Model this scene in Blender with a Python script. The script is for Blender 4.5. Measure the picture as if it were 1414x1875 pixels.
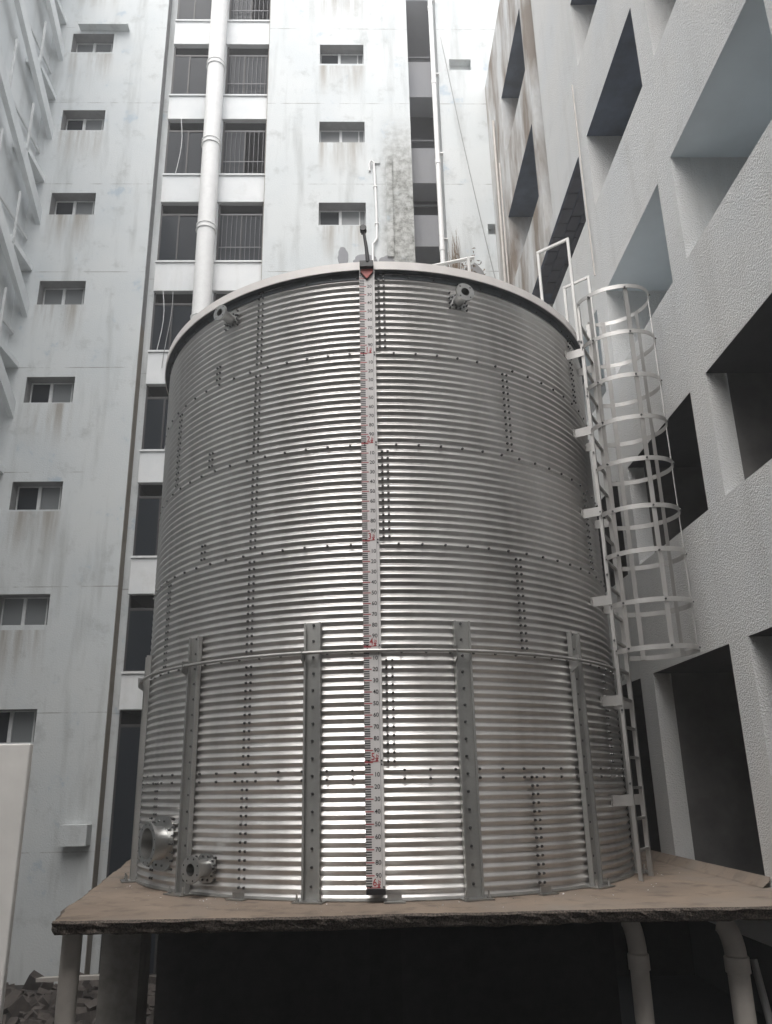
import bpy, math, random
from mathutils import Vector, Matrix, noise

random.seed(7)
scene = bpy.context.scene
D = math.radians
for o in list(bpy.data.objects):
    bpy.data.objects.remove(o)
COL = scene.collection

# ------------------------------------------------------------------ camera
W, H = 1414.0, 1875.0
F_PX, PITCH, ROLL, YAW = 1405.69, 0.3046, -0.0156, -0.0077
CX, CY = 682.4, 995.88
CAM = Vector((0.0, -9.745, 0.922))
fw = Vector((math.sin(YAW) * math.cos(PITCH), math.cos(YAW) * math.cos(PITCH), math.sin(PITCH)))
rt = Vector((math.cos(YAW), -math.sin(YAW), 0))
up = rt.cross(fw)
r2 = rt * math.cos(ROLL) + up * math.sin(ROLL)
u2 = -rt * math.sin(ROLL) + up * math.cos(ROLL)
cd = bpy.data.cameras.new('camera')
cam = bpy.data.objects.new('camera', cd)
COL.objects.link(cam)
m = Matrix((r2, u2, -fw)).transposed().to_4x4()
m.translation = CAM
cam.matrix_world = m
cd.sensor_fit = 'VERTICAL'
cd.sensor_height = 24.0
cd.lens = F_PX * 24.0 / H
cd.shift_x = (W / 2 - CX) / H
cd.shift_y = (CY - H / 2) / H
cd.clip_end = 2000
scene.camera = cam

# ------------------------------------------------------------------ light
world = bpy.data.worlds.new('World')
scene.world = world
world.use_nodes = True
wn = world.node_tree.nodes
wl = world.node_tree.links
bg = wn['Background']
sky = wn.new('ShaderNodeTexSky')
sky.sky_type = 'NISHITA'
sky.sun_disc = False
SUN_EL, SUN_AZ = D(60), D(204)          # azimuth clockwise from +y
sky.sun_elevation = SUN_EL
sky.sun_rotation = SUN_AZ
sky.dust_density = 4.0
sky.air_density = 1.0
hs = wn.new('ShaderNodeHueSaturation')   # overcast: the blue is washed out
hs.inputs["Saturation"].default_value = 0.2
wl.new(sky.outputs[0], hs.inputs['Color'])
wl.new(hs.outputs[0], bg.inputs['Color'])
bg.inputs['Strength'].default_value = 0.15
sd = bpy.data.lights.new('sun', 'SUN')
sd.energy = 1.0
sd.angle = D(75)
sd.color = (1.0, 0.945, 0.88)
sun = bpy.data.objects.new('sun', sd)
COL.objects.link(sun)
sdir = Vector((math.sin(SUN_AZ) * math.cos(SUN_EL), math.cos(SUN_AZ) * math.cos(SUN_EL), math.sin(SUN_EL)))
sun.rotation_euler = sdir.to_track_quat('Z', 'Y').to_euler()
vs = scene.view_settings
vs.view_transform = 'Standard'
vs.look = 'None'
vs.gamma = 1.0
vs.exposure = 1.3
vs.use_curve_mapping = False

# ------------------------------------------------------------------ materials
def new_mat(name):
    mt = bpy.data.materials.new(name)
    mt.use_nodes = True
    nt = mt.node_tree
    return mt, nt, nt.nodes['Principled BSDF']


def N(nt, typ, **kw):
    n = nt.nodes.new(typ)
    for k, v in kw.items():
        if k in n.inputs:
            n.inputs[k].default_value = v
        else:
            setattr(n, k, v)
    return n


def coords(nt, scale=(1, 1, 1), kind='Object'):
    tc = N(nt, 'ShaderNodeTexCoord')
    mp = N(nt, 'ShaderNodeMapping')
    mp.inputs['Scale'].default_value = scale
    nt.links.new(tc.outputs[kind], mp.inputs['Vector'])
    return mp.outputs[0]


def noise_fac(nt, scale, lo, hi, detail=5, rough=0.6, stretch=(1, 1, 1), dist=0.0):
    v = coords(nt, stretch)
    n = N(nt, 'ShaderNodeTexNoise', Scale=scale, Detail=detail, Roughness=rough, Distortion=dist)
    nt.links.new(v, n.inputs['Vector'])
    r = N(nt, 'ShaderNodeMapRange')
    r.inputs['From Min'].default_value = lo
    r.inputs['From Max'].default_value = hi
    r.clamp = True
    nt.links.new(n.outputs['Fac'], r.inputs['Value'])
    return r.outputs[0]


def mixc(nt, fac, a, b):
    mx = N(nt, 'ShaderNodeMix', data_type='RGBA')
    if isinstance(fac, (int, float)):
        mx.inputs['Factor'].default_value = fac
    else:
        nt.links.new(fac, mx.inputs['Factor'])
    for key, c in (('A', a), ('B', b)):
        sock = [s for s in mx.inputs if s.name == key and s.type == 'RGBA'][0]
        if isinstance(c, tuple):
            sock.default_value = (*c, 1) if len(c) == 3 else c
        else:
            nt.links.new(c, sock)
    return [s for s in mx.outputs if s.type == 'RGBA'][0]


def mul(nt, a, b):
    n = N(nt, 'ShaderNodeMath', operation='MULTIPLY')
    for i, x in enumerate((a, b)):
        if isinstance(x, (int, float)):
            n.inputs[i].default_value = x
        else:
            nt.links.new(x, n.inputs[i])
    return n.outputs[0]


def bump(nt, bsdf, scale, strength, dist=0.02, detail=6, prev=None, stretch=(1, 1, 1)):
    v = coords(nt, stretch)
    n = N(nt, 'ShaderNodeTexNoise', Scale=scale, Detail=detail, Roughness=0.65)
    nt.links.new(v, n.inputs['Vector'])
    b = N(nt, 'ShaderNodeBump', Strength=strength, Distance=dist)
    nt.links.new(n.outputs['Fac'], b.inputs['Height'])
    if prev:
        nt.links.new(prev, b.inputs['Normal'])
    nt.links.new(b.outputs[0], bsdf.inputs['Normal'])
    return b.outputs[0]


def plain(name, col, rough=0.6, metal=0.0, var=0.12, scale=6, bmp=0.15, bscale=60):
    mt, nt, b = new_mat(name)
    f = noise_fac(nt, scale, 0.3, 0.7)
    c2 = tuple(max(0, x * (1 - 2 * var)) for x in col)
    nt.links.new(mixc(nt, f, col, c2), b.inputs['Base Color'])
    b.inputs['Roughness'].default_value = rough
    b.inputs['Metallic'].default_value = metal
    if bmp:
        bump(nt, b, bscale, bmp, 0.004)
    return mt


def galvanised(name, col, rlo, rhi, spangle=True, streak=0.25, metal=1.0):
    mt, nt, b = new_mat(name)
    f = noise_fac(nt, 3.0, 0.35, 0.7, stretch=(1, 1, 0.35))
    c = mixc(nt, f, col, tuple(x * (1 - streak) for x in col))
    if spangle:
        v = coords(nt)
        vo = N(nt, 'ShaderNodeTexVoronoi', Scale=60.0)
        nt.links.new(v, vo.inputs['Vector'])
        sep = N(nt, 'ShaderNodeSeparateColor')
        nt.links.new(vo.outputs['Color'], sep.inputs[0])
        c = mixc(nt, mul(nt, sep.outputs[0], 0.18), c, tuple(x * 0.6 for x in col))
    nt.links.new(c, b.inputs['Base Color'])
    b.inputs['Metallic'].default_value = metal
    rr = N(nt, 'ShaderNodeMapRange')
    rr.inputs['To Min'].default_value = rlo
    rr.inputs['To Max'].default_value = rhi
    nt.links.new(noise_fac(nt, 1.5, 0.3, 0.75, detail=2), rr.inputs['Value'])
    nt.links.new(rr.outputs[0], b.inputs['Roughness'])
    return mt


def plaster(name, col, stain=(0.30, 0.31, 0.30), tint=(0.49, 0.53, 0.552), amount=0.5, bstr=0.35, bscale=28,
            mould=None, coarse=0.0, drips=None, far=None):
    mt, nt, b = new_mat(name)
    # broad patches of thinner bluish paint
    c = mixc(nt, mul(nt, noise_fac(nt, 0.55, 0.42, 0.68, detail=4), 0.45), col, tint)
    # vertical rain streaks
    c = mixc(nt, mul(nt, noise_fac(nt, 2.2, 0.52, 0.8, detail=6, stretch=(1, 1, 0.12)), amount), c, stain)
    # blotches and speckle
    c = mixc(nt, mul(nt, noise_fac(nt, 1.7, 0.55, 0.75, detail=6, rough=0.72), amount * 0.8), c, stain)
    c = mixc(nt, mul(nt, noise_fac(nt, 22, 0.62, 0.75, detail=6), amount * 0.5), c,
             tuple(x * 0.6 for x in stain))
    if mould:
        # dark growth on one strip of the wall: (x0, x1, z0, z1) in object space
        tc = N(nt, 'ShaderNodeTexCoord')
        sp = N(nt, 'ShaderNodeSeparateXYZ')
        nt.links.new(tc.outputs['Object'], sp.inputs[0])

        def ramp(sock, a, bb):
            r = N(nt, 'ShaderNodeMapRange')
            r.interpolation_type = 'SMOOTHSTEP'
            r.inputs['From Min'].default_value = a
            r.inputs['From Max'].default_value = bb
            nt.links.new(sock, r.inputs['Value'])
            return r.outputs[0]
        x0, x1, z0, z1 = mould
        msk = mul(nt, mul(nt, ramp(sp.outputs[0], x0 - 0.25, x0 + 0.25), ramp(sp.outputs[0], x1 + 0.2, x1 - 0.2)),
                  mul(nt, ramp(sp.outputs[2], z0 - 0.8, z0 + 0.8), ramp(sp.outputs[2], z1 + 2.0, z1 - 1.0)))
        c = mixc(nt, mul(nt, msk, 0.55), c, (0.36, 0.35, 0.32))
        c = mixc(nt, mul(nt, msk, noise_fac(nt, 5, 0.42, 0.66, detail=10, rough=0.75)), c, (0.09, 0.09, 0.075))
    if drips or far:
        tc = N(nt, 'ShaderNodeTexCoord')
        sp = N(nt, 'ShaderNodeSeparateXYZ')
        nt.links.new(tc.outputs['Object'], sp.inputs[0])

        def ramp2(sock, a, bb):
            r = N(nt, 'ShaderNodeMapRange')
            r.interpolation_type = 'SMOOTHSTEP'
            r.inputs['From Min'].default_value = a
            r.inputs['From Max'].default_value = bb
            nt.links.new(sock, r.inputs['Value'])
            return r.outputs[0]
    if drips:
        # peeled patches of old blue paint and floor joints
        c = mixc(nt, mul(nt, noise_fac(nt, 1.1, 0.60, 0.66, detail=8, rough=0.7), 0.6), c, (0.36, 0.44, 0.51))
        mj = N(nt, 'ShaderNodeMath', operation='MULTIPLY_ADD')
        nt.links.new(sp.outputs[2], mj.inputs[0])
        mj.inputs[1].default_value = 1 / 2.77
        mj.inputs[2].default_value = 10.1
        fj = N(nt, 'ShaderNodeMath', operation='PINGPONG')
        nt.links.new(mj.outputs[0], fj.inputs[0])
        fj.inputs[1].default_value = 0.5
        c = mixc(nt, mul(nt, ramp2(fj.outputs[0], 0.006, 0.001), noise_fac(nt, 1.8, 0.42, 0.6)), c, (0.25, 0.25, 0.24))
    for (x0, x1, zs, per) in (drips or []):
        mm_ = N(nt, 'ShaderNodeMath', operation='MULTIPLY_ADD')
        nt.links.new(sp.outputs[2], mm_.inputs[0])
        mm_.inputs[1].default_value = 1.0 / per
        mm_.inputs[2].default_value = -zs / per + 20.0
        fr_ = N(nt, 'ShaderNodeMath', operation='FRACT')
        nt.links.new(mm_.outputs[0], fr_.inputs[0])
        msk = mul(nt, mul(nt, ramp2(sp.outputs[0], x0 - 0.1, x0 + 0.1), ramp2(sp.outputs[0], x1 + 0.1, x1 - 0.1)), ramp2(fr_.outputs[0], 0.5, 1.0))
        c = mixc(nt, mul(nt, msk, noise_fac(nt, 3.2, 0.42, 0.62, detail=6, stretch=(1, 1, 0.07))), c, (0.34, 0.32, 0.29))
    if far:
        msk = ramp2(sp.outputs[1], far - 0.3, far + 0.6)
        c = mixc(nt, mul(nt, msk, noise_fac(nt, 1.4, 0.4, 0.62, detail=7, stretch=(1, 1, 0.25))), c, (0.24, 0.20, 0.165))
    nt.links.new(c, b.inputs['Base Color'])
    b.inputs['Roughness'].default_value = 0.9
    b.inputs['Specular IOR Level'].default_value = 0.2
    n1 = bump(nt, b, bscale, bstr, 0.02, detail=4)
    if coarse:
        v = coords(nt)
        vo = N(nt, 'ShaderNodeTexVoronoi', Scale=65.0)
        nt.links.new(v, vo.inputs['Vector'])
        b2 = N(nt, 'ShaderNodeBump', Strength=coarse, Distance=0.012)
        nt.links.new(vo.outputs['Distance'], b2.inputs['Height'])
        nt.links.new(n1, b2.inputs['Normal'])
        nt.links.new(b2.outputs[0], b.inputs['Normal'])
    return mt


M = {}
mt, nt, b = new_mat('galvanised_sheet')
oi = N(nt, 'ShaderNodeObjectInfo')
c = mixc(nt, oi.outputs['Random'], (0.70, 0.685, 0.67), (0.62, 0.607, 0.594))
c = mixc(nt, mul(nt, noise_fac(nt, 2.6, 0.45, 0.75, detail=5, stretch=(1, 1, 0.18)), 0.6), c, (0.42, 0.405, 0.39))
c = mixc(nt, mul(nt, noise_fac(nt, 7, 0.6, 0.8, detail=5), 0.4), c, (0.42, 0.40, 0.375))
nt.links.new(c, b.inputs['Base Color'])
b.inputs['Metallic'].default_value = 0.8
rr = N(nt, 'ShaderNodeMapRange')
rr.inputs['To Min'].default_value = 0.33
rr.inputs['To Max'].default_value = 0.42
nt.links.new(noise_fac(nt, 1.5, 0.3, 0.75, detail=3), rr.inputs['Value'])
nt.links.new(rr.outputs[0], b.inputs['Roughness'])
bump(nt, b, 2.2, 0.25, 0.02, detail=2)
M['sheet'] = mt
M['post'] = galvanised('galvanised_post', (0.44, 0.44, 0.425), 0.45, 0.6, streak=0.3, metal=0.75)
M['bar'] = galvanised('galvanised_bar', (0.52, 0.51, 0.495), 0.42, 0.58, spangle=False, streak=0.25, metal=0.8)
M['flange'] = galvanised('galvanised_flange', (0.55, 0.55, 0.54), 0.32, 0.5, streak=0.3)
M['bolt'] = plain('zinc_bolt', (0.12, 0.12, 0.12), 0.4, 0.9, bmp=0)
M['rim'] = plain('pale_painted_rim', (0.84, 0.805, 0.78), 0.45, 0.0, var=0.05, bmp=0)
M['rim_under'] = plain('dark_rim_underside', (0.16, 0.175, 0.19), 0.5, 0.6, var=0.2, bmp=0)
M['roofsheet'] = plain('roof_sheet', (0.5, 0.5, 0.5), 0.45, 0.8, bmp=0)
M['board'] = plain('gauge_board_white', (0.66, 0.64, 0.63), 0.5, 0.0, var=0.06, bmp=0)
M['black'] = plain('black_paint', (0.015, 0.015, 0.017), 0.45, bmp=0)
M['red'] = plain('red_paint', (0.42, 0.04, 0.05), 0.5, bmp=0)
M['pointer'] = plain('red_pointer', (0.50, 0.09, 0.07), 0.45, bmp=0)
M['white_tube'] = plain('white_painted_tube', (0.72, 0.71, 0.69), 0.45, bmp=0, var=0.06)
M['plaster_back'] = plaster('weathered_pale_plaster', (0.60, 0.62, 0.62), amount=0.75, mould=(0.35, 1.3, 12.5, 17.2),
                            drips=[(-8.5, -7.33, 9.83, 2.77), (-1.42, -0.17, 15.0, 2.75)])
M['plaster_right'] = plaster('rough_grey_plaster', (0.62, 0.62, 0.61), stain=(0.42, 0.415, 0.40), tint=(0.54, 0.57, 0.60),
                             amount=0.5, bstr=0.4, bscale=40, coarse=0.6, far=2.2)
M['plaster_left'] = plaster('pale_plaster', (0.72, 0.74, 0.74), amount=0.35)
M['band'] = plaster('white_painted_band', (0.74, 0.75, 0.75), stain=(0.4, 0.38, 0.34), amount=0.3, bstr=0.15)
M['band_grey'] = plaster('grey_cement_band', (0.27, 0.27, 0.28), stain=(0.18, 0.18, 0.18), tint=(0.25, 0.26, 0.29), amount=0.3, bstr=0.15)
M['duct'] = plain('white_duct', (0.77, 0.77, 0.76), 0.6, var=0.05, bmp=0.05)
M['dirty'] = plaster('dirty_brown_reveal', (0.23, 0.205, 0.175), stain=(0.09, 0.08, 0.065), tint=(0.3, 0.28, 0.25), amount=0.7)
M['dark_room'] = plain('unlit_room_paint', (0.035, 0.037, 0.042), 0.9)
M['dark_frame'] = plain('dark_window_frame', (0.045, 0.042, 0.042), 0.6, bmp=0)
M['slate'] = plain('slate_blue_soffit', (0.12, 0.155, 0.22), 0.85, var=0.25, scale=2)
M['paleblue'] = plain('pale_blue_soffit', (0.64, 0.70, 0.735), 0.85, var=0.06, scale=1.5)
M['brick'] = plain('dark_brick', (0.12, 0.125, 0.15), 0.9, var=0.3, scale=1.3)
M['mortar'] = plain('dark_mortar', (0.035, 0.033, 0.035), 0.95)
M['frame'] = plain('window_frame_white', (0.66, 0.67, 0.67), 0.5, bmp=0)
M['grille'] = plain('grey_grille', (0.13, 0.13, 0.14), 0.6, bmp=0)
M['cable'] = plain('grey_cable', (0.32, 0.32, 0.32), 0.6, bmp=0)
M['earth'] = plain('dark_damp_ground', (0.05, 0.045, 0.04), 0.95, var=0.3, scale=1.5, bmp=0.6, bscale=8)
M['column'] = plain('grey_concrete_column', (0.30, 0.28, 0.26), 0.9, var=0.2, bmp=0.3)
M['pvc'] = plain('pale_pvc', (0.52, 0.48, 0.44), 0.5, var=0.1, bmp=0)
M['whiteboard'] = plain('white_board', (0.78, 0.76, 0.73), 0.5, var=0.09, scale=2.5, bmp=0.05)
M['dry'] = plain('dry_vine', (0.20, 0.14, 0.09), 0.9, bmp=0)
M['cement_and_shade'] = plain('grey_cement_and_shade', (0.24, 0.24, 0.24), 0.9)  # grey for patch and curtain, also painted shade in the window reveals
M['rubble'] = plain('dark_rubble', (0.11, 0.095, 0.085), 0.95, var=0.3)
M['interior'] = plain('shade_dark_interior', (0.13, 0.125, 0.12), 0.9, var=0.25, scale=2)  # light falloff inside the lower openings, put into a darker colour
M['void'] = plain('underslab_shade_concrete', (0.028, 0.026, 0.025), 0.95, var=0.3)  # near-black colour stands in for the shade beneath the slab

# glass
mt, nt, b = new_mat('window_glass')
b.inputs['Base Color'].default_value = (0.02, 0.024, 0.03, 1)
b.inputs['Roughness'].default_value = 0.12
b.inputs['Specular IOR Level'].default_value = 0.06
M['glass'] = mt
mt, nt, b = new_mat('frosted_pane')
b.inputs['Base Color'].default_value = (0.16, 0.17, 0.175, 1)
b.inputs['Roughness'].default_value = 0.35
M['pane'] = mt
# slab
mt, nt, b = new_mat('dusty_tan_concrete')
c = mixc(nt, noise_fac(nt, 1.6, 0.35, 0.7, detail=8), (0.25, 0.195, 0.15), (0.15, 0.115, 0.09))
c = mixc(nt, mul(nt, noise_fac(nt, 4, 0.52, 0.7, detail=7), 0.75), c, (0.075, 0.058, 0.046))
c = mixc(nt, mul(nt, noise_fac(nt, 0.8, 0.5, 0.7), 0.5), c, (0.30, 0.265, 0.23))
nt.links.new(c, b.inputs['Base Color'])
b.inputs['Roughness'].default_value = 0.92
bump(nt, b, 30, 0.4, 0.01, detail=8)
M['slab'] = mt
mt, nt, b = new_mat('broken_concrete_edge')
c = mixc(nt, noise_fac(nt, 70, 0.42, 0.68, detail=6), (0.035, 0.028, 0.023), (0.19, 0.155, 0.13))
nt.links.new(c, b.inputs['Base Color'])
b.inputs['Roughness'].default_value = 0.95
bump(nt, b, 45, 0.8, 0.02, detail=8)
M['slab_edge'] = mt

# ------------------------------------------------------------------ mesh helpers
class MB:
    def __init__(self):
        self.v, self.f = [], []

    def add(self, vs, fs):
        k = len(self.v)
        self.v += [tuple(p) for p in vs]
        self.f += [tuple(i + k for i in f) for f in fs]
        return self

    def quad(self, *p):
        return self.add(p, [tuple(range(len(p)))])

    def box(self, x0, x1, y0, y1, z0, z1, mat=None):
        p = [Vector((x, y, z)) for z in (z0, z1) for y in (y0, y1) for x in (x0, x1)]
        if mat:
            p = [mat @ q for q in p]
        return self.add(p, [(0, 2, 3, 1), (4, 5, 7, 6), (0, 1, 5, 4), (2, 6, 7, 3), (0, 4, 6, 2), (1, 3, 7, 5)])

    def bar(self, a, b, w, h, upv=(0, 0, 1)):
        """square bar from a to b: w sideways, h along upv"""
        a, b, upv = Vector(a), Vector(b), Vector(upv)
        d = (b - a).normalized()
        s = d.cross(upv)
        if s.length < 1e-4:
            s = d.cross(Vector((1, 0, 0)))
        s.normalize()
        u = s.cross(d)
        pts = []
        for q in (a, b):
            for i, j in ((-1, -1), (1, -1), (1, 1), (-1, 1)):
                pts.append(q + s * (i * w / 2) + u * (j * h / 2))
        return self.add(pts, [(3, 2, 1, 0), (4, 5, 6, 7), (0, 1, 5, 4), (1, 2, 6, 5), (2, 3, 7, 6), (3, 0, 4, 7)])

    def tube(self, pts, r, n=10, cap=True):
        pts = [Vector(p) for p in pts]
        rs = r if isinstance(r, (list, tuple)) else [r] * len(pts)
        base = None
        rings = []
        for i, p in enumerate(pts):
            t = (pts[min(i + 1, len(pts) - 1)] - pts[max(i - 1, 0)]).normalized()
            if base is None:
                base = t.orthogonal().normalized()
            else:
                base = (base - t * base.dot(t)).normalized()
            c = t.cross(base)
            rings.append([p + (base * math.cos(2 * math.pi * k / n) + c * math.sin(2 * math.pi * k / n)) * rs[i] for k in range(n)])
        vs = [q for rg in rings for q in rg]
        fs = []
        for i in range(len(pts) - 1):
            for k in range(n):
                fs.append((i * n + k, i * n + (k + 1) % n, (i + 1) * n + (k + 1) % n, (i + 1) * n + k))
        if cap:
            fs.append(tuple(range(n - 1, -1, -1)))
            fs.append(tuple((len(pts) - 1) * n + k for k in range(n)))
        return self.add(vs, fs)

    def lathe(self, prof, axis_m, n=32, close=False):
        """prof: list of (r, h); axis_m maps local z axis"""
        vs, fs = [], []
        for r, h in prof:
            for k in range(n):
                a = 2 * math.pi * k / n
                vs.append(axis_m @ Vector((r * math.cos(a), r * math.sin(a), h)))
        L = len(prof)
        for i in range(L if close else L - 1):
            j = (i + 1) % L
            for k in range(n):
                fs.append((i * n + k, i * n + (k + 1) % n, j * n + (k + 1) % n, j * n + k))
        return self.add(vs, fs)

    def strip(self, path, offs, closed=False):
        """sweep: path list of points, offs(i)-> list of section points"""
        vs, fs = [], []
        k = None
        for i in range(len(path)):
            sec = offs(i)
            k = len(sec)
            vs += sec
        for i in range(len(path) - 1):
            for j in range(k):
                fs.append((i * k + j, i * k + (j + 1) % k, (i + 1) * k + (j + 1) % k, (i + 1) * k + j))
        fs.append(tuple(range(k)))
        fs.append(tuple((len(path) - 1) * k + j for j in range(k - 1, -1, -1)))
        return self.add(vs, fs)

    def mesh(self, name, mat, smooth=False):
        me = bpy.data.meshes.new(name)
        me.from_pydata([tuple(p) for p in self.v], [], self.f)
        if smooth is True:
            me.polygons.foreach_set('use_smooth', [True] * len(me.polygons))
        me.materials.append(M[mat])
        me.update()
        if smooth == 'auto':
            me.polygons.foreach_set('use_smooth', [True] * len(me.polygons))
            me.set_sharp_from_angle(angle=D(35))
        return me

    def build(self, name, mat, parent=None, smooth=False):
        return link(name, self.mesh(name, mat, smooth), parent)


def link(name, data, parent=None, loc=None, rz=None):
    o = bpy.data.objects.new(name, data)
    COL.objects.link(o)
    if parent:
        o.parent = parent
    if loc:
        o.location = loc
    if rz is not None:
        o.rotation_euler = (0, 0, rz)
    return o


def tag(o, label=None, cat=None, group=None, kind=None):
    if label:
        o['label'] = label
    if cat:
        o['category'] = cat
    if group:
        o['group'] = group
    if kind:
        o['kind'] = kind
    return o


def empty(name, loc=(0, 0, 0), rz=0.0):
    return link(name, None, None, loc, rz)


def bevel(o, w=0.01, seg=2):
    md = o.modifiers.new('bevel', 'BEVEL')
    md.width = w
    md.segments = seg
    md.limit_method = 'ANGLE'
    return o


def holed_wall(mb, u0, u1, z0, z1, holes, depth, fn, back=False):
    """front sheet with rectangular holes and their reveals; fn(u, d, z) -> point"""
    us = sorted({u0, u1, *[h[0] for h in holes], *[h[1] for h in holes]})
    zs = sorted({z0, z1, *[h[2] for h in holes], *[h[3] for h in holes]})
    us = [u for u in us if u0 <= u <= u1]
    zs = [z for z in zs if z0 <= z <= z1]

    def inside(u, z):
        return any(h[0] < u < h[1] and h[2] < z < h[3] for h in holes)
    for i in range(len(us) - 1):
        for j in range(len(zs) - 1):
            if inside((us[i] + us[i + 1]) / 2, (zs[j] + zs[j + 1]) / 2):
                continue
            mb.quad(fn(us[i], 0, zs[j]), fn(us[i + 1], 0, zs[j]), fn(us[i + 1], 0, zs[j + 1]), fn(us[i], 0, zs[j + 1]))
    for a, b, c, d in [h[:4] for h in holes]:
        mb.quad(fn(a, 0, c), fn(a, 0, d), fn(a, depth, d), fn(a, depth, c))
        mb.quad(fn(b, 0, d), fn(b, 0, c), fn(b, depth, c), fn(b, depth, d))
        mb.quad(fn(a, 0, d), fn(b, 0, d), fn(b, depth, d), fn(a, depth, d))
        mb.quad(fn(b, 0, c), fn(a, 0, c), fn(a, depth, c), fn(b, depth, c))
    return mb


GZ = -2.65                      # ground level
TOP = 25.0
TOP_R = 19.7

# ------------------------------------------------------------------ ground
g = MB()
g.quad((-150, -150, GZ), (150, -150, GZ), (150, 150, GZ), (-150, 150, GZ))
tag(g.build('ground', 'earth'), kind='structure')

# unseen wall added behind the camera to block low sky light
cw = MB().box(-30, 30, -18.5, -17.5, GZ, 15.0)
tag(cw.build('added_sky_blocker', 'column'), kind='structure')

# ------------------------------------------------------------------ back building
bb = empty('apartment_building', (0, 7.05, 0), math.atan(0.03))
tag(bb, 'pale weathered apartment block rising behind the tank, with dark recessed bays', 'building')
idf = lambda u, d, z: Vector((u, d, z))


def small_window(parent, u0, u1, z1, zh, open_left=False):
    """recessed sliding window: frame, mullion, two panes"""
    z0 = z1 - zh
    fr = MB()
    y0, y1 = 0.30, 0.34
    t = 0.025
    fr.box(u0, u1, y0, y1, z0, z0 + t)
    fr.box(u0, u1, y0, y1, z1 - t, z1)
    fr.box(u0, u0 + t, y0, y1, z0 + t, z1 - t)
    fr.box(u1 - t, u1, y0, y1, z0 + t, z1 - t)
    w = fr.build('window', 'frame', parent)
    um = u0 + (u1 - u0) * (0.46 + random.uniform(-0.02, 0.02))
    mb = MB()
    mb.box(um - 0.045, um + 0.03, y0 - 0.03, y1 - 0.012, z0 + t, z1 - t)
    mb.build('mullion', 'frame', w)
    mb = MB()
    mb.box(um + (u1 - um) * 0.74, um + (u1 - um) * 0.74 + 0.03, y0 - 0.012, y1 - 0.014, z0 + t, z1 - t)
    mb.build('mullion', 'frame', w)
    MB().box(u0 + t, um - 0.045, y0 + 0.03, y0 + 0.04, z0 + t, z1 - t).build('pane', 'glass' if open_left else 'pane', w)
    MB().box(um + 0.03, u1 - t, y0 + 0.015, y0 + 0.025, z0 + t, z1 - t).build('pane', 'pane', w)


left_w = [(-8.50, -7.33, z - 0.7, z) for z in (2.58, 5.1, 7.8, 10.55, 13.3, 16.05, 18.85, 21.65)]
cent_w = [(-1.42, -0.17, z - 0.72, z) for z in (4.75, 7.5, 10.25, 13.0, 15.74, 18.47, 21.28)]
mb = MB()
holed_wall(mb, -9.4, -5.85, GZ - 0.3, TOP, left_w, 0.36, idf)
mb.build('wall', 'plaster_back', bb)
mb = MB()
holed_wall(mb, -2.87, 1.10, GZ - 0.3, TOP, cent_w, 0.36, idf)
mb.quad((-2.87, 0, GZ), (-2.87, 1.2, GZ), (-2.87, 1.2, TOP), (-2.87, 0, TOP))
mb.quad((1.10, 0, GZ), (1.10, 1.5, GZ), (1.10, 1.5, TOP), (1.10, 0, TOP))
mb.build('wall', 'plaster_back', bb)
mb = MB()
rp_h = [(2.28, 2.9, 20.35, 20.75), (3.05, 3.28, 14.72, 15.05)]
holed_wall(mb, 1.95, 3.9, GZ - 0.3, TOP, rp_h, 0.22, idf)
mb.quad((1.95, 0, GZ), (1.95, 1.5, GZ), (1.95, 1.5, TOP), (1.95, 0, TOP))
for a, b_, c, d in rp_h:
    mb.quad((a, 0.22, c), (b_, 0.22, c), (b_, 0.22, d), (a, 0.22, d))
mb.build('wall', 'plaster_back', bb)
# dirty return of the left pier
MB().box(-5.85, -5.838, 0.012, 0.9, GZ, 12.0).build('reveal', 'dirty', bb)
MB().box(-5.85, -5.838, 0.012, 0.9, 12.003, TOP).build('reveal', 'cement_and_shade', bb)
MB().box(-5.838, -5.66, 0.3, 0.9, GZ, TOP).build('reveal', 'plaster_back', bb)
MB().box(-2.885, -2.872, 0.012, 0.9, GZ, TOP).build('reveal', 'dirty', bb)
# backs behind the small windows and whole roof
mb = MB()
for a, b_, c, d in left_w + cent_w:
    mb.quad((a, 0.362, c), (b_, 0.362, c), (b_, 0.362, d), (a, 0.362, d))
mb.build('window_back', 'dark_room', bb)
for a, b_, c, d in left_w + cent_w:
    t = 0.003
    MB().box(a, b_, 0.004, 0.36, d - t, d - 0.0005).build('soffit_shade_strip', 'cement_and_shade', bb)  # thin grey lining: recess shade put into the colour
    MB().box(a + 0.0005, a + t, 0.004, 0.36, c, d - t).build('jamb_shade_strip', 'cement_and_shade', bb)
mb = MB()
mb.box(-9.4, 3.9, 3.4, 9.0, GZ, TOP)
mb.build('core_wall', 'dark_room', bb)
for k, w in enumerate(left_w + cent_w):
    small_window(bb, w[0] + 0.005, w[1] - 0.005, w[3] - 0.005, w[3] - w[2] - 0.01, open_left=(k % 3 != 1))

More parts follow.
